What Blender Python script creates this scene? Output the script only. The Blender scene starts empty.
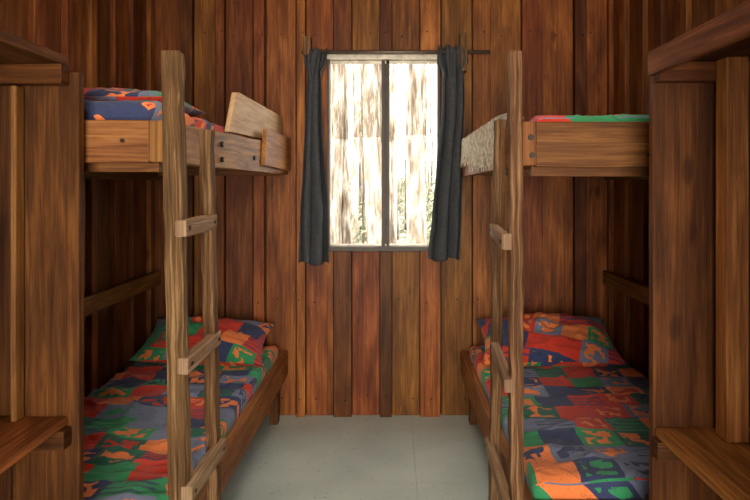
import bpy, bmesh, math, random
from mathutils import Vector, Matrix, noise
random.seed(7)
scn = bpy.context.scene
F=600.0; CX=392.0; CY=185.0; H=1.5
D=3.9
XL=-1.55; XR=1.42; ZC=3.0; YF=-1.6
def P(px,py,d): return Vector(((px-CX)*d/F, d, H+(CY-py)*d/F))
def link(o,parent=None):
    scn.collection.objects.link(o)
    if parent: o.parent=parent
    return o
def empty(name):
    e=bpy.data.objects.new(name,None); e.empty_display_size=.1
    return link(e)
# ---------------------------------------------------------------- materials
def mat(name):
    m=bpy.data.materials.new(name); m.use_nodes=True
    nt=m.node_tree; nt.nodes.clear()
    out=nt.nodes.new('ShaderNodeOutputMaterial'); b=nt.nodes.new('ShaderNodeBsdfPrincipled')
    nt.links.new(b.outputs[0],out.inputs[0])
    return m,nt,b
def ramp(nt,stops,interp='LINEAR'):
    r=nt.nodes.new('ShaderNodeValToRGB'); r.color_ramp.interpolation=interp
    el=r.color_ramp.elements
    while len(el)>1: el.remove(el[-1])
    el[0].position=stops[0][0]; el[0].color=(*stops[0][1],1)
    for p,c in stops[1:]:
        e=el.new(p); e.color=(*c,1)
    return r
def s2l(c): return tuple(((v/255)/12.92 if v/255<=.04045 else ((v/255+.055)/1.055)**2.4) for v in c)
def wood(name,c0,c1,c2,rough=.5,bump=.35,fine=1.0,blot=.36,scuff=.22,spec=.22,rg=(.34,.5,.65)):
    m,nt,b=mat(name); N=nt.nodes.new; L=nt.links.new
    uv=N('ShaderNodeUVMap'); at=N('ShaderNodeAttribute'); at.attribute_name='tint'
    sep=N('ShaderNodeSeparateColor'); L(at.outputs['Color'],sep.inputs[0])
    mp=N('ShaderNodeMapping'); mp.inputs['Scale'].default_value=(1.6,46*fine,1); L(uv.outputs[0],mp.inputs[0])
    n1=N('ShaderNodeTexNoise'); n1.inputs['Scale'].default_value=1.6; n1.inputs['Detail'].default_value=8; n1.inputs['Roughness'].default_value=.72; n1.inputs['Distortion'].default_value=.5
    L(mp.outputs[0],n1.inputs['Vector'])
    mp2=N('ShaderNodeMapping'); mp2.inputs['Scale'].default_value=(1.8,9,1); L(uv.outputs[0],mp2.inputs[0])
    n2=N('ShaderNodeTexNoise'); n2.inputs['Scale'].default_value=1.2; n2.inputs['Detail'].default_value=5; n2.inputs['Distortion'].default_value=.7; L(mp2.outputs[0],n2.inputs['Vector'])
    mx=N('ShaderNodeMix'); mx.data_type='FLOAT'; mx.inputs[0].default_value=blot
    L(n1.outputs[0],mx.inputs[2]); L(n2.outputs[0],mx.inputs[3])
    r=ramp(nt,[(rg[0],c0),(rg[1],c1),(rg[2],c2)]); L(mx.outputs[0],r.inputs[0])
    mp3=N('ShaderNodeMapping'); mp3.inputs['Scale'].default_value=(9,60,1); L(uv.outputs[0],mp3.inputs[0])
    n3=N('ShaderNodeTexNoise'); n3.inputs['Scale'].default_value=1.0; n3.inputs['Detail'].default_value=3; L(mp3.outputs[0],n3.inputs['Vector'])
    r3=ramp(nt,[(.66,(0,0,0)),(.76,(1,1,1))]); L(n3.outputs[0],r3.inputs[0])
    m3=N('ShaderNodeMix'); m3.data_type='RGBA'; m3.blend_type='MIX'
    ml=N('ShaderNodeMath'); ml.operation='MULTIPLY'; ml.inputs[1].default_value=scuff; L(r3.outputs[0],ml.inputs[0])
    L(ml.outputs[0],m3.inputs[0]); L(r.outputs[0],m3.inputs[6]); m3.inputs[7].default_value=(*[min(1,v*1.8+.02) for v in c2],1)
    vo=N('ShaderNodeTexVoronoi'); vo.inputs['Scale'].default_value=1.0; mp4=N('ShaderNodeMapping'); mp4.inputs['Scale'].default_value=(2.2,5.5,1); L(uv.outputs[0],mp4.inputs[0]); L(mp4.outputs[0],vo.inputs['Vector'])
    r4=ramp(nt,[(.0,(.18,.15,.12)),(.07,(.35,.3,.28)),(.12,(1,1,1))]); L(vo.outputs['Distance'],r4.inputs[0])
    m4=N('ShaderNodeMix'); m4.data_type='RGBA'; m4.blend_type='MULTIPLY'; m4.inputs[0].default_value=.7; L(m3.outputs[2],m4.inputs[6]); L(r4.outputs[0],m4.inputs[7])
    mu=N('ShaderNodeVectorMath'); mu.operation='SCALE'; L(m4.outputs[2],mu.inputs[0]); L(sep.outputs[0],mu.inputs['Scale'])
    hs=N('ShaderNodeHueSaturation'); L(mu.outputs[0],hs.inputs['Color']); L(sep.outputs[1],hs.inputs['Hue'])
    L(hs.outputs[0],b.inputs['Base Color'])
    b.inputs['Roughness'].default_value=rough; b.inputs['Specular IOR Level'].default_value=spec
    bp=N('ShaderNodeBump'); bp.inputs['Strength'].default_value=bump; bp.inputs['Distance'].default_value=.005
    L(n1.outputs[0],bp.inputs['Height']); L(bp.outputs[0],b.inputs['Normal'])
    return m
W_WALL=wood('wood_wall',(.042,.011,.002),(.185,.056,.012),(.42,.155,.034),.5,.5,.85,.48,rg=(.32,.5,.68))
W_BEAM=wood('wood_beam',(.06,.019,.004),(.20,.074,.016),(.38,.170,.044),.55,.6)
W_OLD =wood('wood_weathered',(.022,.010,.004),(.125,.058,.022),(.36,.21,.10),.75,1.0,1.2,.3)
W_RUNG =wood('wood_rung',(.10,.055,.028),(.28,.17,.09),(.50,.36,.23),.7,.7,1.2)
W_PALE=wood('wood_pale',(.34,.19,.09),(.55,.35,.18),(.70,.50,.30),.6,.3,.7)
W_SHELF=wood('wood_shelf',(.014,.004,.001),(.058,.018,.004),(.135,.047,.011),.6,.5,.8,.4,.12,.12)
def simple(name,c,rough=.6,metal=0,nscale=20,amp=.25,bump=.0):
    m,nt,b=mat(name); N=nt.nodes.new; L=nt.links.new
    tc=N('ShaderNodeTexCoord'); n=N('ShaderNodeTexNoise'); n.inputs['Scale'].default_value=nscale; n.inputs['Detail'].default_value=4
    L(tc.outputs['Object'],n.inputs['Vector'])
    r=ramp(nt,[(.3,tuple(v*(1-amp) for v in c)),(.7,tuple(min(1,v*(1+amp)) for v in c))]); L(n.outputs[0],r.inputs[0])
    L(r.outputs[0],b.inputs['Base Color']); b.inputs['Roughness'].default_value=rough; b.inputs['Metallic'].default_value=metal
    if bump:
        bp=N('ShaderNodeBump'); bp.inputs['Strength'].default_value=bump; bp.inputs['Distance'].default_value=.01
        L(n.outputs[0],bp.inputs['Height']); L(bp.outputs[0],b.inputs['Normal'])
    return m
M_IRON=simple('iron',(.035,.028,.024),.5,.8)
M_FRAME=simple('window_frame_dark',(.040,.022,.012),.5)
M_ALU=simple('window_aluminium',(.6,.54,.45),.4,.3)
M_CURT=simple('curtain_cloth',(.048,.052,.058),.9,0,60,.25,.25)
M_ROD=simple('rod_steel',(.16,.12,.09),.5,.6)
M_RAG=simple('frayed_fibre',(.52,.45,.34),.95,0,40,.5,.5)
def floor_mat():
    m,nt,b=mat('floor_painted'); N=nt.nodes.new; L=nt.links.new
    tc=N('ShaderNodeTexCoord')
    n=N('ShaderNodeTexNoise'); n.inputs['Scale'].default_value=2.5; n.inputs['Detail'].default_value=6; L(tc.outputs['Object'],n.inputs['Vector'])
    r=ramp(nt,[(.3,(.43,.50,.46)),(.7,(.55,.62,.57))]); L(n.outputs[0],r.inputs[0])
    n2=N('ShaderNodeTexNoise'); n2.inputs['Scale'].default_value=45; n2.inputs['Detail'].default_value=2; L(tc.outputs['Object'],n2.inputs['Vector'])
    r2=ramp(nt,[(.28,(.45,.38,.28)),(.36,(1,1,1))]); L(n2.outputs[0],r2.inputs[0])
    mm=N('ShaderNodeMix'); mm.data_type='RGBA'; mm.blend_type='MULTIPLY'; mm.inputs[0].default_value=.6
    L(r.outputs[0],mm.inputs[6]); L(r2.outputs[0],mm.inputs[7]); L(mm.outputs[2],b.inputs['Base Color'])
    b.inputs['Roughness'].default_value=.38
    return m
M_FLOOR=floor_mat()
def quilt(name,cell,seed,rot,warm=False):
    m,nt,b=mat(name); N=nt.nodes.new; L=nt.links.new
    uv=N('ShaderNodeUVMap'); mp=N('ShaderNodeMapping'); mp.inputs['Scale'].default_value=(1/cell[0],1/cell[1],1); mp.inputs['Rotation'].default_value=(0,0,rot)
    mp.inputs['Location'].default_value=(seed,seed*.37,0)
    L(uv.outputs[0],mp.inputs[0])
    nz=N('ShaderNodeTexNoise'); nz.inputs['Scale'].default_value=.9; nz.inputs['Detail'].default_value=2; L(mp.outputs[0],nz.inputs['Vector'])
    sub=N('ShaderNodeVectorMath'); sub.operation='SUBTRACT'; L(nz.outputs['Color'],sub.inputs[0]); sub.inputs[1].default_value=(.5,.5,.5)
    sc=N('ShaderNodeVectorMath'); sc.operation='SCALE'; sc.inputs['Scale'].default_value=.08; L(sub.outputs[0],sc.inputs[0])
    ad=N('ShaderNodeVectorMath'); ad.operation='ADD'; L(mp.outputs[0],ad.inputs[0]); L(sc.outputs[0],ad.inputs[1])
    sp=N('ShaderNodeSeparateXYZ'); L(ad.outputs[0],sp.inputs[0])
    def math(op,a,bv=None):
        q=N('ShaderNodeMath'); q.operation=op
        for i,v in enumerate((a,bv)):
            if v is None: continue
            if isinstance(v,(int,float)): q.inputs[i].default_value=v
            else: L(v,q.inputs[i])
        return q.outputs[0]
    row=math('FLOOR',sp.outputs[1])
    wr=N('ShaderNodeTexWhiteNoise'); wr.noise_dimensions='1D'; L(row,wr.inputs['W'])
    xs=math('ADD',sp.outputs[0],wr.outputs['Value'])
    col=math('FLOOR',xs)
    cb=N('ShaderNodeCombineXYZ'); L(col,cb.inputs[0]); L(row,cb.inputs[1]); cb.inputs[2].default_value=seed
    wn=N('ShaderNodeTexWhiteNoise'); wn.noise_dimensions='3D'; L(cb.outputs[0],wn.inputs['Vector'])
    NAVY=s2l((54,62,94)); SL=s2l((108,116,140)); GR=s2l((52,134,88)); RED=s2l((190,58,42)); OR=s2l((224,124,68)); DG=s2l((40,94,74)); TEAL=s2l((60,106,114))
    if warm: r=ramp(nt,[(0,RED),(.22,OR),(.34,NAVY),(.54,GR),(.68,RED),(.82,SL)],'CONSTANT')
    else: r=ramp(nt,[(0,NAVY),(.14,SL),(.32,GR),(.45,RED),(.57,OR),(.68,DG),(.77,SL),(.87,RED),(.93,GR)],'CONSTANT')
    L(wn.outputs['Value'],r.inputs[0])
    sepc=N('ShaderNodeSeparateColor'); L(wn.outputs['Color'],sepc.inputs[0])
    r2=ramp(nt,[(0,OR),(.45,NAVY),(.66,RED),(.74,OR),(.90,GR)],'CONSTANT'); L(sepc.outputs[1],r2.inputs[0])
    n2=N('ShaderNodeTexNoise'); n2.inputs['Scale'].default_value=2.8; n2.inputs['Detail'].default_value=1; n2.inputs['Distortion'].default_value=.3; L(ad.outputs[0],n2.inputs['Vector'])
    msk=math('GREATER_THAN',n2.outputs[0],.50)
    fx=math('FRACT',xs); fy=math('FRACT',sp.outputs[1])
    ex=math('MULTIPLY',math('GREATER_THAN',fx,.14),math('LESS_THAN',fx,.86))
    ey=math('MULTIPLY',math('GREATER_THAN',fy,.14),math('LESS_THAN',fy,.86))
    pick=math('LESS_THAN',sepc.outputs[2],.5)
    msk=math('MULTIPLY',math('MULTIPLY',msk,pick),math('MULTIPLY',ex,ey))
    mx=N('ShaderNodeMix'); mx.data_type='RGBA'; L(msk,mx.inputs[0]); L(r.outputs[0],mx.inputs[6]); L(r2.outputs[0],mx.inputs[7])
    st=math('MULTIPLY',math('GREATER_THAN',math('FRACT',math('MULTIPLY',fy,4.0)),.62),math('GREATER_THAN',sepc.outputs[2],.80))
    mx3=N('ShaderNodeMix'); mx3.data_type='RGBA'; L(math('MULTIPLY',st,.8),mx3.inputs[0]); L(mx.outputs[2],mx3.inputs[6]); mx3.inputs[7].default_value=(*NAVY,1)
    n4=N('ShaderNodeTexNoise'); n4.inputs['Scale'].default_value=3.2; n4.inputs['Detail'].default_value=1; L(ad.outputs[0],n4.inputs['Vector'])
    ab=math('ABSOLUTE',math('SUBTRACT',n4.outputs[0],.5)); ln=math('LESS_THAN',ab,.007)
    mx2=N('ShaderNodeMix'); mx2.data_type='RGBA'; L(math('MULTIPLY',ln,.35),mx2.inputs[0]); L(mx3.outputs[2],mx2.inputs[6]); mx2.inputs[7].default_value=(.02,.02,.035,1)
    L(mx2.outputs[2],b.inputs['Base Color']); b.inputs['Roughness'].default_value=.9; b.inputs['Specular IOR Level'].default_value=.15
    b.inputs['Sheen Weight'].default_value=.12
    n5=N('ShaderNodeTexNoise'); n5.inputs['Scale'].default_value=11; n5.inputs['Detail'].default_value=3; n5.inputs['Distortion'].default_value=.8; L(uv.outputs[0],n5.inputs['Vector'])
    bp=N('ShaderNodeBump'); bp.inputs['Strength'].default_value=.5; bp.inputs['Distance'].default_value=.03; L(n5.outputs[0],bp.inputs['Height']); L(bp.outputs[0],b.inputs['Normal'])
    return m
Q1=quilt('quilt_left',(.17,.115),3.0,0.05)
Q2=quilt('quilt_right',(.155,.14),14.0,0.0)
Q3=quilt('quilt_pillow',(.15,.12),23.0,0.25,True)
# ---------------------------------------------------------------- mesh builder
class MB:
    def __init__(s): s.v=[];s.f=[];s.uv=[];s.t=[]
    def plank(s,p0,p1,w,t,tint=None,segs=1,jit=0.0,hue=None):
        p0=Vector(p0);p1=Vector(p1)
        w0,w1=(w if isinstance(w,tuple) and isinstance(w[0],Vector) else (Vector(w),Vector(w))); t=Vector(t)
        if tint is None: tint=random.uniform(.75,1.25)
        if hue is None: hue=.5+random.uniform(-.008,.008)
        L=(p1-p0).length; base=len(s.v); ou=random.uniform(0,50); ov=random.uniform(0,50)
        for i in range(segs+1):
            a=i/segs; c=p0.lerp(p1,a); ww=w0.lerp(w1,a)
            wn=ww.normalized(); tn=t.normalized()
            for sw,st in((-1,-1),(1,-1),(1,1),(-1,1)):
                j=wn*random.uniform(-jit,jit)+tn*random.uniform(-jit,jit)*.6
                s.v.append(c+ww*.5*sw+t*.5*st+j)
        W=w0.length;T=t.length; per=[0,W,W+T,2*W+T,2*W+2*T]
        for i in range(segs):
            b0=base+4*i;b1=b0+4
            for k in range(4):
                k2=(k+1)%4
                s.f.append((b0+k,b0+k2,b1+k2,b1+k))
                u0=ou+L*i/segs;u1=ou+L*(i+1)/segs
                s.uv.append([(u0,ov+per[k]),(u0,ov+per[k+1]),(u1,ov+per[k+1]),(u1,ov+per[k])]); s.t.append((tint,hue))
        e=base+4*segs
        for idx in ((base+3,base+2,base+1,base),(e,e+1,e+2,e+3)):
            s.f.append(idx); s.uv.append([(ou,ov),(ou+.02,ov),(ou+.02,ov+.05),(ou,ov+.05)]); s.t.append((tint*.8,hue))
    def prism(s,pts,t,tint=1.0):
        b=len(s.v); n=len(pts); t=Vector(t); pts=[Vector(p) for p in pts]
        for p in pts: s.v.append(p)
        for p in pts: s.v.append(p+t)
        uv=[(p.y,p.z) for p in pts]
        s.f.append(tuple(range(b,b+n))); s.uv.append(uv); s.t.append((tint,.5))
        s.f.append(tuple(range(b+2*n-1,b+n-1,-1))); s.uv.append(uv[::-1]); s.t.append((tint,.5))
        for i in range(n):
            j=(i+1)%n; s.f.append((b+i,b+n+i,b+n+j,b+j)); s.uv.append([uv[i],(uv[i][0],uv[i][1]+.02),(uv[j][0],uv[j][1]+.02),uv[j]]); s.t.append((tint,.5))
    def box(s,x0,x1,y0,y1,z0,z1,axis=None,**k):
        c=Vector(((x0+x1)/2,(y0+y1)/2,(z0+z1)/2)); d=[x1-x0,y1-y0,z1-z0]
        if axis is None: axis=max(range(3),key=lambda i:d[i])
        e=[Vector((1,0,0)),Vector((0,1,0)),Vector((0,0,1))]
        o=[i for i in range(3) if i!=axis]
        s.plank(c-e[axis]*d[axis]/2,c+e[axis]*d[axis]/2,e[o[0]]*d[o[0]],e[o[1]]*d[o[1]],**k)
    def cyl(s,p0,p1,r,n=12,r1=None,tint=1.0):
        p0=Vector(p0);p1=Vector(p1);ax=(p1-p0).normalized(); r1=r if r1 is None else r1
        u=ax.orthogonal().normalized();v=ax.cross(u);b=len(s.v);L=(p1-p0).length
        for p,rr in((p0,r),(p1,r1)):
            for i in range(n):
                a=2*math.pi*i/n; s.v.append(p+u*math.cos(a)*rr+v*math.sin(a)*rr)
        for i in range(n):
            j=(i+1)%n
            s.f.append((b+i,b+j,b+n+j,b+n+i)); s.uv.append([(0,i/n),(0,(i+1)/n),(L,(i+1)/n),(L,i/n)]); s.t.append((tint,.5))
        s.f.append(tuple(b+i for i in reversed(range(n)))); s.uv.append([(0,0)]*n); s.t.append((tint,.5))
        s.f.append(tuple(b+n+i for i in range(n))); s.uv.append([(0,0)]*n); s.t.append((tint,.5))
    def obj(s,name,m,parent=None,bevel=.003,smooth=False):
        bm=bmesh.new(); ul=bm.loops.layers.uv.new('UVMap'); ca=bm.loops.layers.float_color.new('tint')
        ul=bm.loops.layers.uv['UVMap']; ca=bm.loops.layers.float_color['tint']
        vv=[bm.verts.new(v) for v in s.v]
        for f,uv,t in zip(s.f,s.uv,s.t):
            fc=bm.faces.new([vv[i] for i in f]); fc.smooth=smooth
            for k,l in enumerate(fc.loops):
                l[ul].uv=uv[k]; l[ca]=(t[0],t[1],0,1)
        bmesh.ops.recalc_face_normals(bm,faces=bm.faces)
        me=bpy.data.meshes.new(name); bm.to_mesh(me); bm.free()
        me.materials.append(m)
        o=bpy.data.objects.new(name,me); link(o,parent)
        if bevel:
            md=o.modifiers.new('bevel','BEVEL'); md.width=bevel; md.segments=2; md.limit_method='ANGLE'; md.angle_limit=.6
        return o
X=Vector((1,0,0));Y=Vector((0,1,0));Z=Vector((0,0,1))
# ---------------------------------------------------------------- room shell
WX0,WX1=(327-CX)*D/F,(440-CX)*D/F
WZ0,WZ1=H+(CY-251)*D/F,H+(CY-55)*D/F
b=MB()
x=XL-.02; k=0
for (a0,a1,z0,z1) in ((XL-.1,WX0,0,ZC),(WX1,XR+.1,0,ZC),(WX0,WX1,0,WZ0),(WX0,WX1,WZ1,ZC)):
    b.box(a0,a1,D+.03,D+.09,z0,z1,axis=2,tint=.3)
nails=MB()
while x<XR+.02:
    w=random.choice((.14,.16,.18,.20)) if k%2==0 else random.choice((.065,.08,.12,.14)); x1=min(x+w,XR+.03)
    off=(.006 if k%2==0 else -.024)+random.uniform(-.003,.003)
    tint=random.choice((.45,.6,.9,1.15,1.35)) if k%2 else random.uniform(.6,1.25)
    gap=random.choice((.002,.004,.009))
    a,c=x+gap,x1-.002
    def add(a,c,z0,z1):
        if c-a>.008: b.box(a,c,D+off,D+.03,z0,z1,axis=2,tint=tint,hue=.5+random.uniform(-.012,.012))
    if c<=WX0 or a>=WX1: add(a,c,0,ZC)
    else:
        add(a,min(c,WX0),0,ZC) if a<WX0 else None
        add(max(a,WX1),c,0,ZC) if c>WX1 else None
        add(max(a,WX0),min(c,WX1),0,WZ0); add(max(a,WX0),min(c,WX1),WZ1,ZC)
    for zz in (.12,.75,2.48):
        xn=a+(c-a)*random.uniform(.2,.8); nails.cyl((xn,D+off-.002,zz+random.uniform(-.02,.02)),(xn,D+off+.01,zz),.005,8)
    x=x1; k+=1
wb=b.obj('wall_back',W_WALL)
nails.obj('nails',M_IRON,wb,0)
def side_wall(name,xw,sgn):
    b=MB(); b.box(min(xw,xw+sgn*.06)+sgn*.02,max(xw,xw+sgn*.06)+sgn*.02,YF,D+.09,0,ZC,axis=2,tint=.3)
    y=YF;k=0
    while y<D:
        w=random.choice((.13,.16,.19)) if k%2==0 else random.choice((.07,.10)); y1=min(y+w,D+.02)
        off=(.004 if k%2==0 else -.022)
        b.box(*sorted((xw+sgn*off,xw+sgn*.021)),y+.004,y1-.002,0,ZC,axis=2,tint=random.uniform(.45,1.1))
        y=y1;k+=1
    b.obj(name,W_WALL)
side_wall('wall_left',XL,-1); side_wall('wall_right',XR,1)
b=MB(); DW0,DW1=-.65,.65
b.box(XL-.08,DW0,YF-.08,YF,0,ZC,axis=2,tint=.9); b.box(DW1,XR+.08,YF-.08,YF,0,ZC,axis=2,tint=.9); b.box(DW0,DW1,YF-.08,YF,2.3,ZC,axis=0,tint=.9)
b.obj('wall_front',W_WALL)
b=MB(); b.box(DW0-.08,DW0,YF+.001,YF+.02,0,2.38,tint=1); b.box(DW1,DW1+.08,YF+.001,YF+.02,0,2.38,tint=1); b.box(DW0,DW1,YF+.001,YF+.02,2.3,2.38,tint=1)
b.obj('door_1',W_BEAM)
b=MB(); seamx=(411-CX)*D/F
ys=[YF-.3,.0+1.85,3.02,D+.09]
for (a0,a1) in ((XL-.1,seamx),(seamx,XR+.1)):
    for i in range(len(ys)-1):
        b.box(a0+.0005,a1-.0005,ys[i]+.0003,ys[i+1]-.0003,-.02,0,axis=1)
b.box(XL-.1,XR+.1,YF-.3,D+.09,-.06,-.02,axis=1)
b.obj('floor',M_FLOOR,bevel=.0004)
b=MB()
y=YF-.1
while y<D+.1:
    b.box(XL-.1,XR+.1,y+.002,y+.148,ZC,ZC+.03,axis=0); y+=.15
b.box(XL-.1,XR+.1,YF-.1,D+.1,ZC+.03,ZC+.05,axis=0)
b.obj('ceiling',W_WALL)
# ---------------------------------------------------------------- window
win=empty('window_1')
b=MB()
b.box(WX0,WX0+.016,D-.01,D+.09,WZ0,WZ1); b.box(WX1-.016,WX1,D-.01,D+.09,WZ0,WZ1)
b.box(WX0,WX1,D-.03,D+.09,WZ0,WZ0+.03)
mx=(385.5-CX)*D/F
b.box(mx-.026,mx-.003,D+.02,D+.06,WZ0+.03,WZ1-.03); b.box(mx+.003,mx+.026,D+.03,D+.07,WZ0+.03,WZ1-.03); b.box(mx-.006,mx+.006,D+.035,D+.06,WZ0+.03,WZ1-.03)
b.obj('frame',M_FRAME,win,.002)
b=MB(); b.box(WX0,WX1,D-.025,D+.09,WZ1-.03,WZ1); b.box(WX0+.016,WX1-.016,D+.03,D+.05,WZ1-.05,WZ1-.031)
b.box(WX0+.016,WX0+.026,D+.03,D+.05,WZ0+.03,WZ1-.05); b.box(WX0+.03,WX1-.03,D+.03,D+.05,WZ0+.03,WZ0+.042)
b.obj('track',M_ALU,win,.002)
mg,nt,bs=mat('window_glass'); nt.nodes.remove(bs)
tr=nt.nodes.new('ShaderNodeBsdfTransparent'); gl=nt.nodes.new('ShaderNodeBsdfGlossy'); gl.inputs['Roughness'].default_value=.02
ms=nt.nodes.new('ShaderNodeMixShader'); ms.inputs[0].default_value=.0006
nt.links.new(tr.outputs[0],ms.inputs[1]); nt.links.new(gl.outputs[0],ms.inputs[2]); nt.links.new(ms.outputs[0],[n for n in nt.nodes if n.type=='OUTPUT_MATERIAL'][0].inputs[0])
b=MB(); b.box(WX0+.016,mx-.026,D+.038,D+.042,WZ0+.03,WZ1-.036); b.box(mx+.026,WX1-.016,D+.038,D+.042,WZ0+.03,WZ1-.036)
b.obj('glass_panes',mg,win,0)
# ---------------------------------------------------------------- curtain rod + brackets
rod=empty('curtain_rod')
b=MB(); yr=D-.075; zr=P(0,52,yr).z
b.cyl(((302-CX)*yr/F,yr,zr),((490-CX)*yr/F,yr,zr),.012,14)
b.obj('rod',M_ROD,rod,0,True)
b=MB()
for px,ya,yb,w in ((307.5,37,56,.05),(463,34,72,.042)):
    p=P(px,ya,D-.06); q=P(px,yb,D-.06)
    b.box(p.x-w/2,p.x+w/2,D-.10,D-.025,q.z,p.z,axis=2,tint=1.1)
b.obj('brackets',W_OLD,rod,.004)
# ---------------------------------------------------------------- curtains
def curtain(name,prof,seed,flip):
    d=D-.075; nu,nv=90,80; vs=[];fs=[]
    def interp(y):
        for i in range(len(prof)-1):
            a,c=prof[i],prof[i+1]
            if y<=c[0]:
                t=(y-a[0])/(c[0]-a[0]); t=t*t*(3-2*t)*.5+t*.5
                return a[1]+(c[1]-a[1])*t, a[2]+(c[2]-a[2])*t
        return prof[-1][1:]
    for j in range(nv+1):
        y=prof[0][0]+(prof[-1][0]-prof[0][0])*j/nv
        xl,xr=interp(y)
        for i in range(nu+1):
            u=i/nu
            ph=u*2*math.pi*2.6+seed+.5*math.sin(y*.018+seed)+1.8*noise.noise(Vector((u*2,y*.012,seed)))
            amp=.034*(.5+.5*min(1,(y-prof[0][0])/60))
            yy=d+amp*math.sin(ph)+.012*noise.noise(Vector((u*6,y*.05,seed+3)))
            if y<80: yy+=.012*math.sin(u*50+y*.1)
            xx=(xl+(xr-xl)*u+1.6*math.cos(ph*1.0+.6)*min(u,1-u)*4-CX)*D/F
            zz=H+(CY-y)*D/F
            if j==nv: zz+=.012*math.sin(ph*.5)
            if j==0: zz+=.014*math.sin(ph*2)
            vs.append((xx,min(yy,D-.028),zz))
    for j in range(nv):
        for i in range(nu):
            a=j*(nu+1)+i; fs.append((a,a+1,a+nu+2,a+nu+1))
    me=bpy.data.meshes.new(name); me.from_pydata(vs,[],fs); me.materials.append(M_CURT)
    for p in me.polygons:p.use_smooth=True
    o=link(bpy.data.objects.new(name,me)); md=o.modifiers.new('thick','SOLIDIFY'); md.thickness=.003
    return o
curtain('curtain',[(53,307,329),(62,305,328),(76,309,323),(110,307,324),(170,304,327),(215,301,329),(262,300,331)],1.3,0)
curtain('curtain',[(50,437,464),(62,436,467),(76,442,462),(110,441,463),(170,435,462),(215,431,461),(258,427,459)],4.1,1)
# ---------------------------------------------------------------- soft goods
def soft_box(name,x0,x1,y0,y1,z0,z1,r,m,seed,amp=.010,parent=None,fold=(1,6)):
    nx,ny,nz=int((x1-x0)/.014),int((y1-y0)/.014),6
    bm=bmesh.new(); cache={}
    def V(i,j,k):
        key=(i,j,k)
        if key not in cache: cache[key]=bm.verts.new((x0+(x1-x0)*i/nx,y0+(y1-y0)*j/ny,z0+(z1-z0)*k/nz))
        return cache[key]
    for i in range(nx):
        for j in range(ny):
            bm.faces.new((V(i,j,nz),V(i+1,j,nz),V(i+1,j+1,nz),V(i,j+1,nz))); bm.faces.new((V(i,j,0),V(i,j+1,0),V(i+1,j+1,0),V(i+1,j,0)))
    for i in range(nx):
        for k in range(nz):
            bm.faces.new((V(i,0,k),V(i+1,0,k),V(i+1,0,k+1),V(i,0,k+1))); bm.faces.new((V(i,ny,k),V(i,ny,k+1),V(i+1,ny,k+1),V(i+1,ny,k)))
    for j in range(ny):
        for k in range(nz):
            bm.faces.new((V(0,j,k),V(0,j,k+1),V(0,j+1,k+1),V(0,j+1,k))); bm.faces.new((V(nx,j,k),V(nx,j+1,k),V(nx,j+1,k+1),V(nx,j,k+1)))
    ul=bm.loops.layers.uv.new('UVMap')
    for f in bm.faces:
        for l in f.loops:
            c=l.vert.co; l[ul].uv=(c.x+ (c.z*.9 if c.z<z1-.001 else z1*.9),c.y+(z1-c.z))
    for v in bm.verts:
        c=v.co.copy(); q=Vector((min(max(c.x,x0+r),x1-r),min(max(c.y,y0+r),y1-r),min(max(c.z,z0+r),z1-r)))
        d=c-q
        if d.length>1e-6: c=q+d.normalized()*min(r,d.length) if d.length>r else c
        top=max(0,(c.z-(z0+z1)/2)/((z1-z0)/2))
        n=noise.noise(Vector((c.x*fold[0]*1.5+seed,c.y*fold[1]*1.1+c.x*1.5,seed)))
        n2=noise.noise(Vector((c.x*5+seed,c.y*7,seed+9)))
        w=noise.noise(Vector((c.x*1.5,c.y*1.5,seed+20)))*1.2
        n3=1-abs(noise.noise(Vector((c.x*2.2+c.y*1.2+w,c.y*6.0-c.x*1.5+w,seed+4))))*6
        n4=1-abs(noise.noise(Vector((c.x*4.2-c.y*2.2-w,c.y*5.0+c.x*3.5,seed+14))))*7
        c.z+=top*(amp*1.1*n+amp*.6*n2+amp*.75*max(0,n3)+amp*.5*max(0,n4))
        c.x+=.006*noise.noise(Vector((c.y*9,c.z*9,seed)))*(1 if c.z>z0+.02 else 0)
        c.y+=.006*noise.noise(Vector((c.x*9,c.z*9,seed+2)))
        v.co=c
    me=bpy.data.meshes.new(name); bm.to_mesh(me); bm.free(); me.materials.append(m)
    for p in me.polygons:p.use_smooth=True
    return link(bpy.data.objects.new(name,me),parent)
def pillow(name,loc,size,rot,m,seed):
    nu,nv=60,44; vs=[];fs=[];uvs=[]
    for side in(1,-1):
        for j in range(nv+1):
            for i in range(nu+1):
                u=-1+2*i/nu;v=-1+2*j/nv
                t=((1-abs(u)**2.2)*(1-abs(v)**2.2))**.6 if abs(u)<1 and abs(v)<1 else 0
                pin=1-.09*(abs(u)**3)*(1-abs(v)**2)
                pin2=1-.12*(1-abs(u)**2)*abs(v)**3
                h=t*(1+.22*noise.noise(Vector((u*1.6+seed,v*1.6,seed*side)))+.14*noise.noise(Vector((u*4,v*5+seed,side*seed))))
                h+=.16*t*max(0,1-abs(noise.noise(Vector((u*2.4+v*1.5,v*3.5,seed)))*6))
                vs.append((u*size[0]/2*pin,v*size[1]/2*pin2,side*h*size[2]/2)); uvs.append((u*size[0]/2+seed,v*size[1]/2+side*.3))
    n=(nu+1)*(nv+1)
    for s in(0,1):
        for j in range(nv):
            for i in range(nu):
                a=s*n+j*(nu+1)+i; q=(a,a+1,a+nu+2,a+nu+1); fs.append(q if s==0 else q[::-1])
    me=bpy.data.meshes.new(name); me.from_pydata(vs,[],fs); ul=me.uv_layers.new(name='UVMap')
    for l in me.loops: ul.data[l.index].uv=uvs[l.vertex_index]
    bm=bmesh.new(); bm.from_mesh(me); bmesh.ops.remove_doubles(bm,verts=bm.verts,dist=.0005); bm.to_mesh(me); bm.free()
    me.materials.append(m)
    for p in me.polygons:p.use_smooth=True
    o=link(bpy.data.objects.new(name,me)); o.location=loc; o.rotation_euler=rot; return o
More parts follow.
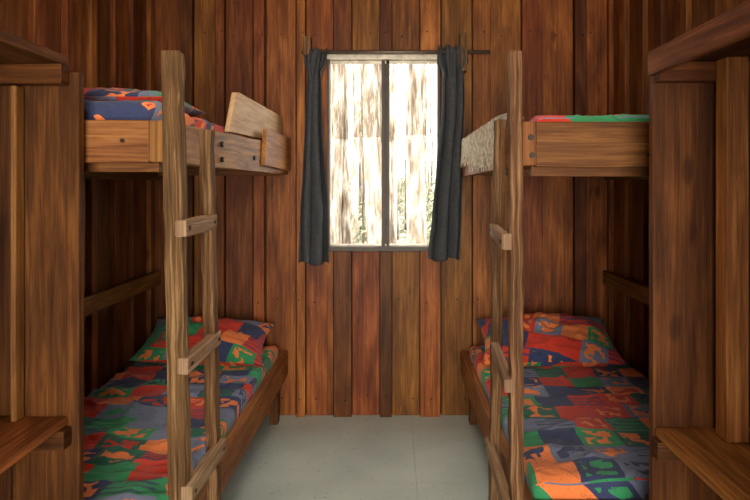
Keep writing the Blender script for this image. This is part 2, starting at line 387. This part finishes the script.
# ---------------------------------------------------------------- bunk beds
LX=-.67; RX=.442
LN=1.76; RN=2.02
def bunk(side):
    e=empty('bunk_bed'); b=MB()
    if side=='L': xa,xw,yn,s=LX,XL+.025,LN,-1
    else: xa,xw,yn,s=RX,XR-.025,RN,1
    ye=D-.03
    b.plank((xa+s*.02,yn,.355),(xa+s*.02,ye,.355),Z*.15,X*.04,segs=8,jit=.002,tint=1.15)
    b.box(*sorted((xa+s*.04,xw)),yn,yn+.04,.28,.42,axis=0,tint=.9)
    b.box(*sorted((xa+s*.04,xw)),ye-.04,ye,.28,.42,axis=0,tint=.6)
    b.box(*sorted((xw,xw-s*.03)),yn+.04,ye-.04,.28,.40,axis=1,tint=.6)
    for yy in (yn+.05,ye-.12):
        for xx in (xa+s*.045,xw-s*.08):
            b.box(*sorted((xx,xx+s*.05)),yy,yy+.07,0,.34,axis=2,tint=.45)
    y=yn+.08
    while y<ye-.1:
        b.box(*sorted((xa+s*.04,xw-s*.03)),y,y+.09,.335,.357,axis=0,tint=.7)
        b.box(*sorted((xa+s*.045,xw-s*.03)),y,y+.09,1.60,1.622,axis=0,tint=.7)
        y+=.16
    b.obj('lower_frame',W_BEAM,e)
    b=MB()
    if side=='L':
        b.plank((xa+s*.022,yn,1.628),(xa+s*.022,ye,1.66),(Z*.122,Z*.19),X*.044,segs=8,jit=.003,tint=1.4)
        b.plank((xa+s*.044,yn+.022,1.628),(xw,yn+.022,1.628),Z*.125,Y*.044,segs=5,jit=.002,tint=.8)
        b.box(xw,xa-.044,yn+.08,yn+.12,1.54,1.60,axis=0,tint=.7)
    else:
        b.plank((xa+s*.022,yn,1.64),(xa+s*.022,ye,1.655),(Z*.15,Z*.20),X*.044,segs=8,jit=.003,tint=1.25)
        b.plank((xa+s*.044,yn+.022,1.637),(xw,yn+.022,1.637),Z*.152,Y*.044,segs=5,jit=.002,tint=.7)
        b.box(xa+.044,xw,yn+.08,yn+.12,1.53,1.60,axis=0,tint=.7)
    b.box(*sorted((xw,xw-s*.03)),yn+.13,ye,1.53,1.60,axis=1,tint=.6)
    b.box(*sorted((xa+s*.044,xw)),ye-.04,ye,1.56,1.74,axis=0,tint=.7)
    b.box(*sorted((xw,xw-s*.035)),1.9,ye-.0,.86,.95,axis=1,tint=.9)
    b.obj('upper_frame',W_BEAM,e)
    b=MB()
    if side=='L':
        for p in ((2.9,1.63),(2.35,1.66),(2.35,1.60),(3.5,1.68)):
            b.cyl((xa+.012,p[0],p[1]),(xa-.01,p[0],p[1]),.011,10)
        b.cyl((xa-.12,yn-.008,1.63),(xa-.12,yn+.01,1.63),.006,10)
    else:
        for p in ((2.2,1.60),(2.2,1.68),(3.1,1.63)):
            b.cyl((xa-.012,p[0],p[1]),(xa+.01,p[0],p[1]),.011,10)
        for xx,zz in ((xa+.025,1.66),(xa+.03,1.60)):
            b.cyl((xx,yn-.010,zz),(xx,yn+.01,zz),.010,10)
        b.cyl((xa+.42,yn-.006,1.60),(xa+.42,yn+.01,1.60),.006,10)
    b.obj('bolts',M_IRON,e,0)
    if side=='L':
        b=MB(); xg=xa-.028
        b.prism([(xg,2.57,1.728),(xg,2.69,1.915),(xg,2.76,1.925),(xg,3.80,1.935),(xg,3.83,1.90),(xg,3.82,1.765)],(-.022,0,0),1.05)
        b.obj('guard_board',W_PALE,e,.004)
        b=MB(); b.prism([(xa+.002,3.05,1.60),(xa+.002,3.10,1.79),(xa+.002,3.83,1.80),(xa+.002,3.84,1.59)],(.02,0,0),1.5)
        b.obj('rail_patch',W_BEAM,e,.003)
    return e
bunk('L'); bunk('R')
soft_box('mattress',XL+.06,LX-.045,LN+.05,D-.08,.36,.475,.035,Q1,2.0,.020,fold=(1,5))
soft_box('mattress',RX+.045,XR-.055,RN+.05,D-.08,.36,.475,.035,Q2,5.0,.014,fold=(2,3))
soft_box('mattress',XL+.06,LX-.055,LN+.05,D-.08,1.625,1.755,.035,Q3,8.0,.010)
soft_box('mattress',RX+.05,XR-.055,RN+.05,D-.08,1.625,1.742,.035,Q2,12.0,.010)
pillow('pillow',(-1.10,3.56,.575),(.74,.46,.19),(.30,.05,.04),Q3,1.7)
pillow('pillow',(.91,3.53,.585),(.80,.47,.23),(.34,-.02,-.06),Q3,5.3)
pillow('pillow',(-.98,2.25,1.80),(.46,.50,.09),(0,0,.1),Q1,9.1)
# ---------------------------------------------------------------- ladders
def ladder(near,far,d1,d2,rungs,w1,w2,name='bunk_ladder'):
    e=empty(name)
    for k,(q,d,w) in enumerate(((near,d1,w1),(far,d2,w2))):
        t=P(q[0],q[1],d); m=P(q[2],q[3],d)
        dirv=(m-t); bot=t+dirv*((t.z)/(t.z-m.z))
        b=MB(); b.plank(bot,t,X*w,Y*.05,segs=34,jit=.003,tint=.95); b.obj('post_%d'%(k+1),W_OLD,e,.004)
    for k,(xa,ya,xb,yb,h) in enumerate(rungs):
        a=P(xa,ya,d1); c=P(xb,yb,d2); c.z=a.z=(a.z+c.z)/2
        dv=(c-a).normalized(); b=MB()
        sgn=1 if near[0]<CX else -1
        b.plank(a-dv*.03,c+dv*.03,Z*h,X*.032,segs=6,jit=.002,tint=1.0); b.obj('rung_%d'%(k+1),W_RUNG,e,.004)
        b=MB()
        for p in (a,c): b.cyl(p+X*.012*sgn,p+X*.019*sgn,.006,8)
        b.obj('rung_bolts_%d'%(k+1),M_IRON,e,0)
    return e
ladder((173,52,180,500),(207,130,214,500),1.70,1.97,[(184,229,210,221,.048),(186,364,214,339,.045),(190,488,219,451,.05)],.050,.038)
ladder((514.5,52,516,500),(500,120,494,490),1.93,2.38,[(506,242,494,230,.05),(508,383,495,346,.045),(508,507,490,445,.045)],.042,.040)
# ---------------------------------------------------------------- shelf units
def shelf(side):
    e=empty('shelf_unit'); s=-1 if side=='L' else 1
    if side=='L': d=1.70; xp=P(79,0,d).x; xs=P(68,0,d).x; xw=XL+.0; zu=P(0,56,d).z; zl=P(0,416,d).z; 
    else: d=1.75; xp=P(653,0,d).x; xs=P(655,0,d).x; xw=XR; zu=P(0,54,d).z; zl=P(0,427,d).z
    xw-=s*.025
    yn=.42
    b=MB()
    w=.19 if side=='L' else .198
    top=zu-.045 if side=='L' else zu-.02
    b.box(*sorted((xp,xp+s*w)),d,d+.03,0,top,axis=2,tint=1.1 if side=='L' else .95)
    x0=xp+s*(w+.012)
    while abs(xw-x0)>.02:
        x1=x0+s*min(.17,abs(xw-x0)); b.box(*sorted((x0,x1)),d+.012,d+.035,0,top,axis=2,tint=random.uniform(.5,.8)); x0=x1+s*.006
    b.box(*sorted((xs,xw)),yn,yn+.03,0,zu-.045,axis=2,tint=.9)
    b.obj('end_panels',W_SHELF,e,.004)
    b=MB()
    n=3; tot=abs(xw-xs)
    for i in range(n):
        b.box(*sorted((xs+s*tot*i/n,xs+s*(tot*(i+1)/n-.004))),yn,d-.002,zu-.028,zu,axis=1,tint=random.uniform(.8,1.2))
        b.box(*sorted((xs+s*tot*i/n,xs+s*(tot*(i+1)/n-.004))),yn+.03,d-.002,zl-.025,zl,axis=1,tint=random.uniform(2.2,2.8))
    b.box(*sorted((xs-s*.005,xs+s*.40)),d-.045,d-.002,zu-.085,zu-.030,axis=0,tint=1.2)
    b.box(*sorted((xs-s*.012,xs+s*.40)),d-.045,d-.002,zl-.080,zl-.027,axis=0,tint=.8)
    if side=='R':
        b.box(xs-.022,xs,yn,d,zu-.065,zu+.005,axis=1,tint=1.4)
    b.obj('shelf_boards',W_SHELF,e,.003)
    b=MB()
    if side=='R':
        xa=P(723,0,1.66).x; xb=P(745,0,1.66).x
        b.box(xa,xb,1.64,1.70,zl,zu-.03,axis=2,tint=1.1)
        b.box(xs+.02,xs+.08,1.16,1.275,0,zu-.03,axis=2,tint=.4)
    else:
        xa=P(11,0,1.66).x; xb=P(17,0,1.66).x
        b.box(xa,xb,1.655,1.695,zl,zu-.09,axis=2,tint=.7)
        b.box(xs-.10,xs-.04,.9,.98,0,zu-.03,axis=2,tint=.5)
    b.obj('uprights',W_BEAM,e,.004)
shelf('L'); shelf('R')
# ---------------------------------------------------------------- frayed cloth hanging over right bunk rail
vs=[];fs=[]
for i in range(460):
    yy=random.uniform(2.42,3.72); L_=random.uniform(.09,.20)*(1.0 if yy<3.3 else .8); wd=random.uniform(.006,.022); n=8
    x0=RX-.004-random.uniform(0,.008); zt=1.77+random.uniform(-.012,.014); dr=random.uniform(-.03,.03); base=len(vs)
    pts=[(RX+random.uniform(.05,.09),yy,1.765+random.uniform(0,.02)),(RX+.02,yy,zt+.008)]
    for k in range(n):
        a=k/(n-1); pts.append((x0-.006*math.sin(a*5+i)*a,yy+dr*a+.006*math.sin(a*9+i*2),zt-a*L_))
    for k,p in enumerate(pts):
        w_=wd*(1-.6*max(0,(k-3)/(len(pts)-3)))
        vs.append((p[0],p[1]-w_/2,p[2])); vs.append((p[0]-.001,p[1]+w_/2,p[2]))
    for k in range(len(pts)-1): fs.append((base+2*k,base+2*k+1,base+2*k+3,base+2*k+2))
me=bpy.data.meshes.new('frayed_cloth'); me.from_pydata(vs,[],fs); me.materials.append(M_RAG)
o=link(bpy.data.objects.new('frayed_cloth',me)); md=o.modifiers.new('t','SOLIDIFY'); md.thickness=.002
# ---------------------------------------------------------------- outside: forest
m_bark,nt,bs=mat('bark'); N=nt.nodes.new; L=nt.links.new
uvn=N('ShaderNodeTexCoord'); mp=N('ShaderNodeMapping'); mp.inputs['Scale'].default_value=(6,6,1.0); L(uvn.outputs['Object'],mp.inputs[0])
n=N('ShaderNodeTexNoise'); n.inputs['Scale'].default_value=2.2; n.inputs['Detail'].default_value=7; n.inputs['Roughness'].default_value=.65; L(mp.outputs[0],n.inputs['Vector'])
r=ramp(nt,[(.36,(.11,.075,.05)),(.48,(.26,.20,.145)),(.60,(.60,.55,.46))]); L(n.outputs[0],r.inputs[0])
at=N('ShaderNodeAttribute'); at.attribute_name='tint'; sp=N('ShaderNodeSeparateColor'); L(at.outputs['Color'],sp.inputs[0])
mu=N('ShaderNodeVectorMath'); mu.operation='SCALE'; L(r.outputs[0],mu.inputs[0]); L(sp.outputs[0],mu.inputs['Scale']); L(mu.outputs[0],bs.inputs['Base Color']); bs.inputs['Roughness'].default_value=.9
m_gr,nt,bs=mat('forest_floor'); N=nt.nodes.new; L=nt.links.new
tc=N('ShaderNodeTexCoord'); n=N('ShaderNodeTexNoise'); n.inputs['Scale'].default_value=2.2; n.inputs['Detail'].default_value=8; n.inputs['Roughness'].default_value=.8; L(tc.outputs['Object'],n.inputs['Vector'])
r=ramp(nt,[(.40,(.08,.06,.04)),(.5,(.22,.20,.15)),(.58,(.45,.44,.36))]); L(n.outputs[0],r.inputs[0]); L(r.outputs[0],bs.inputs['Base Color']); bs.inputs['Roughness'].default_value=1
M_LEAF=simple('undergrowth_leaf',(.24,.25,.16),.8,0,3,.6)
def gz(y): return -.6 if y<10 else -.6+(y-10)*.10
rt=random.Random(21)
b=MB()
for i in range(74):
    near=i<22
    y=rt.uniform(7,16) if near else rt.uniform(14,34); xx=rt.uniform(-.15,.13)*y if i<44 else rt.uniform(-.4,.4)*y; rr=rt.choice((.03,.04,.06,.09,.12,.15))*(1 if y<16 else 1.2); tn=rt.choice((.4,.6,1.0,1.5))
    lean=rt.uniform(-.35,.35); z=gz(y)-.2; p=Vector((xx,y,z)); pr=rr
    for k in range(5):
        q=p+Vector((lean*.3+rt.uniform(-.06,.06),0,3.0)); b.cyl(p,q,pr,12,pr*.88,tint=tn); p=q; pr*=.88
        if k>0:
            br=p+Vector((rt.uniform(-1.2,1.2),rt.uniform(-1,1),1.6)); b.cyl(p,br,pr*.35,6,pr*.08,tint=tn)
b.obj('forest_trees',m_bark,None,0,True)
vs=[];fs=[]
for c in range(170):
    y=rt.uniform(11,30); cx=rt.uniform(-.3,.3)*y; cz=gz(y); R=rt.uniform(.3,.9)
    for i in range(70):
        p=Vector((cx,y,cz))+Vector((rt.gauss(0,R*.5),rt.gauss(0,R*.5),abs(rt.gauss(0,R*.6)))); a=Vector((rt.uniform(-1,1),rt.uniform(-1,1),rt.uniform(-1,1))).normalized(); u=a.orthogonal().normalized(); s_=rt.uniform(.03,.09); v_=a.cross(u)
        k=len(vs); vs+= [p-u*s_*1.6,p-v_*s_*.6,p+u*s_*1.6,p+v_*s_*.6]; fs.append((k,k+1,k+2,k+3))
me=bpy.data.meshes.new('undergrowth'); me.from_pydata(vs,[],fs); me.materials.append(M_LEAF); link(bpy.data.objects.new('undergrowth',me))
bm=bmesh.new(); g=[]
for j in range(60):
    row=[]
    for i in range(50):
        y=4.2+j*.8; xx=-25+i*1.0; row.append(bm.verts.new((xx,y,gz(y)+.35*noise.noise(Vector((xx*.5,y*.5,0))))))
    g.append(row)
for j in range(59):
    for i in range(49): bm.faces.new((g[j][i],g[j][i+1],g[j+1][i+1],g[j+1][i]))
me=bpy.data.meshes.new('forest_ground'); bm.to_mesh(me); bm.free(); me.materials.append(m_gr)
link(bpy.data.objects.new('forest_ground',me))
# ---------------------------------------------------------------- light
w=bpy.data.worlds.new('world'); scn.world=w; w.use_nodes=True
bg=w.node_tree.nodes['Background']; bg.inputs[0].default_value=(1,.97,.91,1); bg.inputs[1].default_value=7.5
def area(name,loc,rot,sx,sy,e,c):
    l=bpy.data.lights.new(name,'AREA'); l.shape='RECTANGLE'; l.size=sx; l.size_y=sy; l.energy=e; l.color=c
    o=link(bpy.data.objects.new(name,l)); o.location=loc; o.rotation_euler=rot; return o
area('doorway_fill',(0,YF-.15,1.35),(math.radians(90),0,0),1.25,1.9,138,(1,.90,.74))  # added front fill, set in the unseen doorway behind the camera
area('ceiling_fill',(-.05,1.9,2.93),(0,0,0),.5,.9,16,(1,.88,.70))  # added overhead fill with no fixture, lifts the back wall
# ---------------------------------------------------------------- camera
cam=bpy.data.cameras.new('camera'); co=link(bpy.data.objects.new('camera',cam)); scn.camera=co
co.location=(0,0,H); co.rotation_euler=(math.radians(90),0,0)
cam.sensor_width=36; cam.lens=F*36/750; cam.shift_x=-(CX-375)/750; cam.shift_y=-(250-CY)/750; cam.clip_start=.02
scn.view_settings.view_transform='Standard'
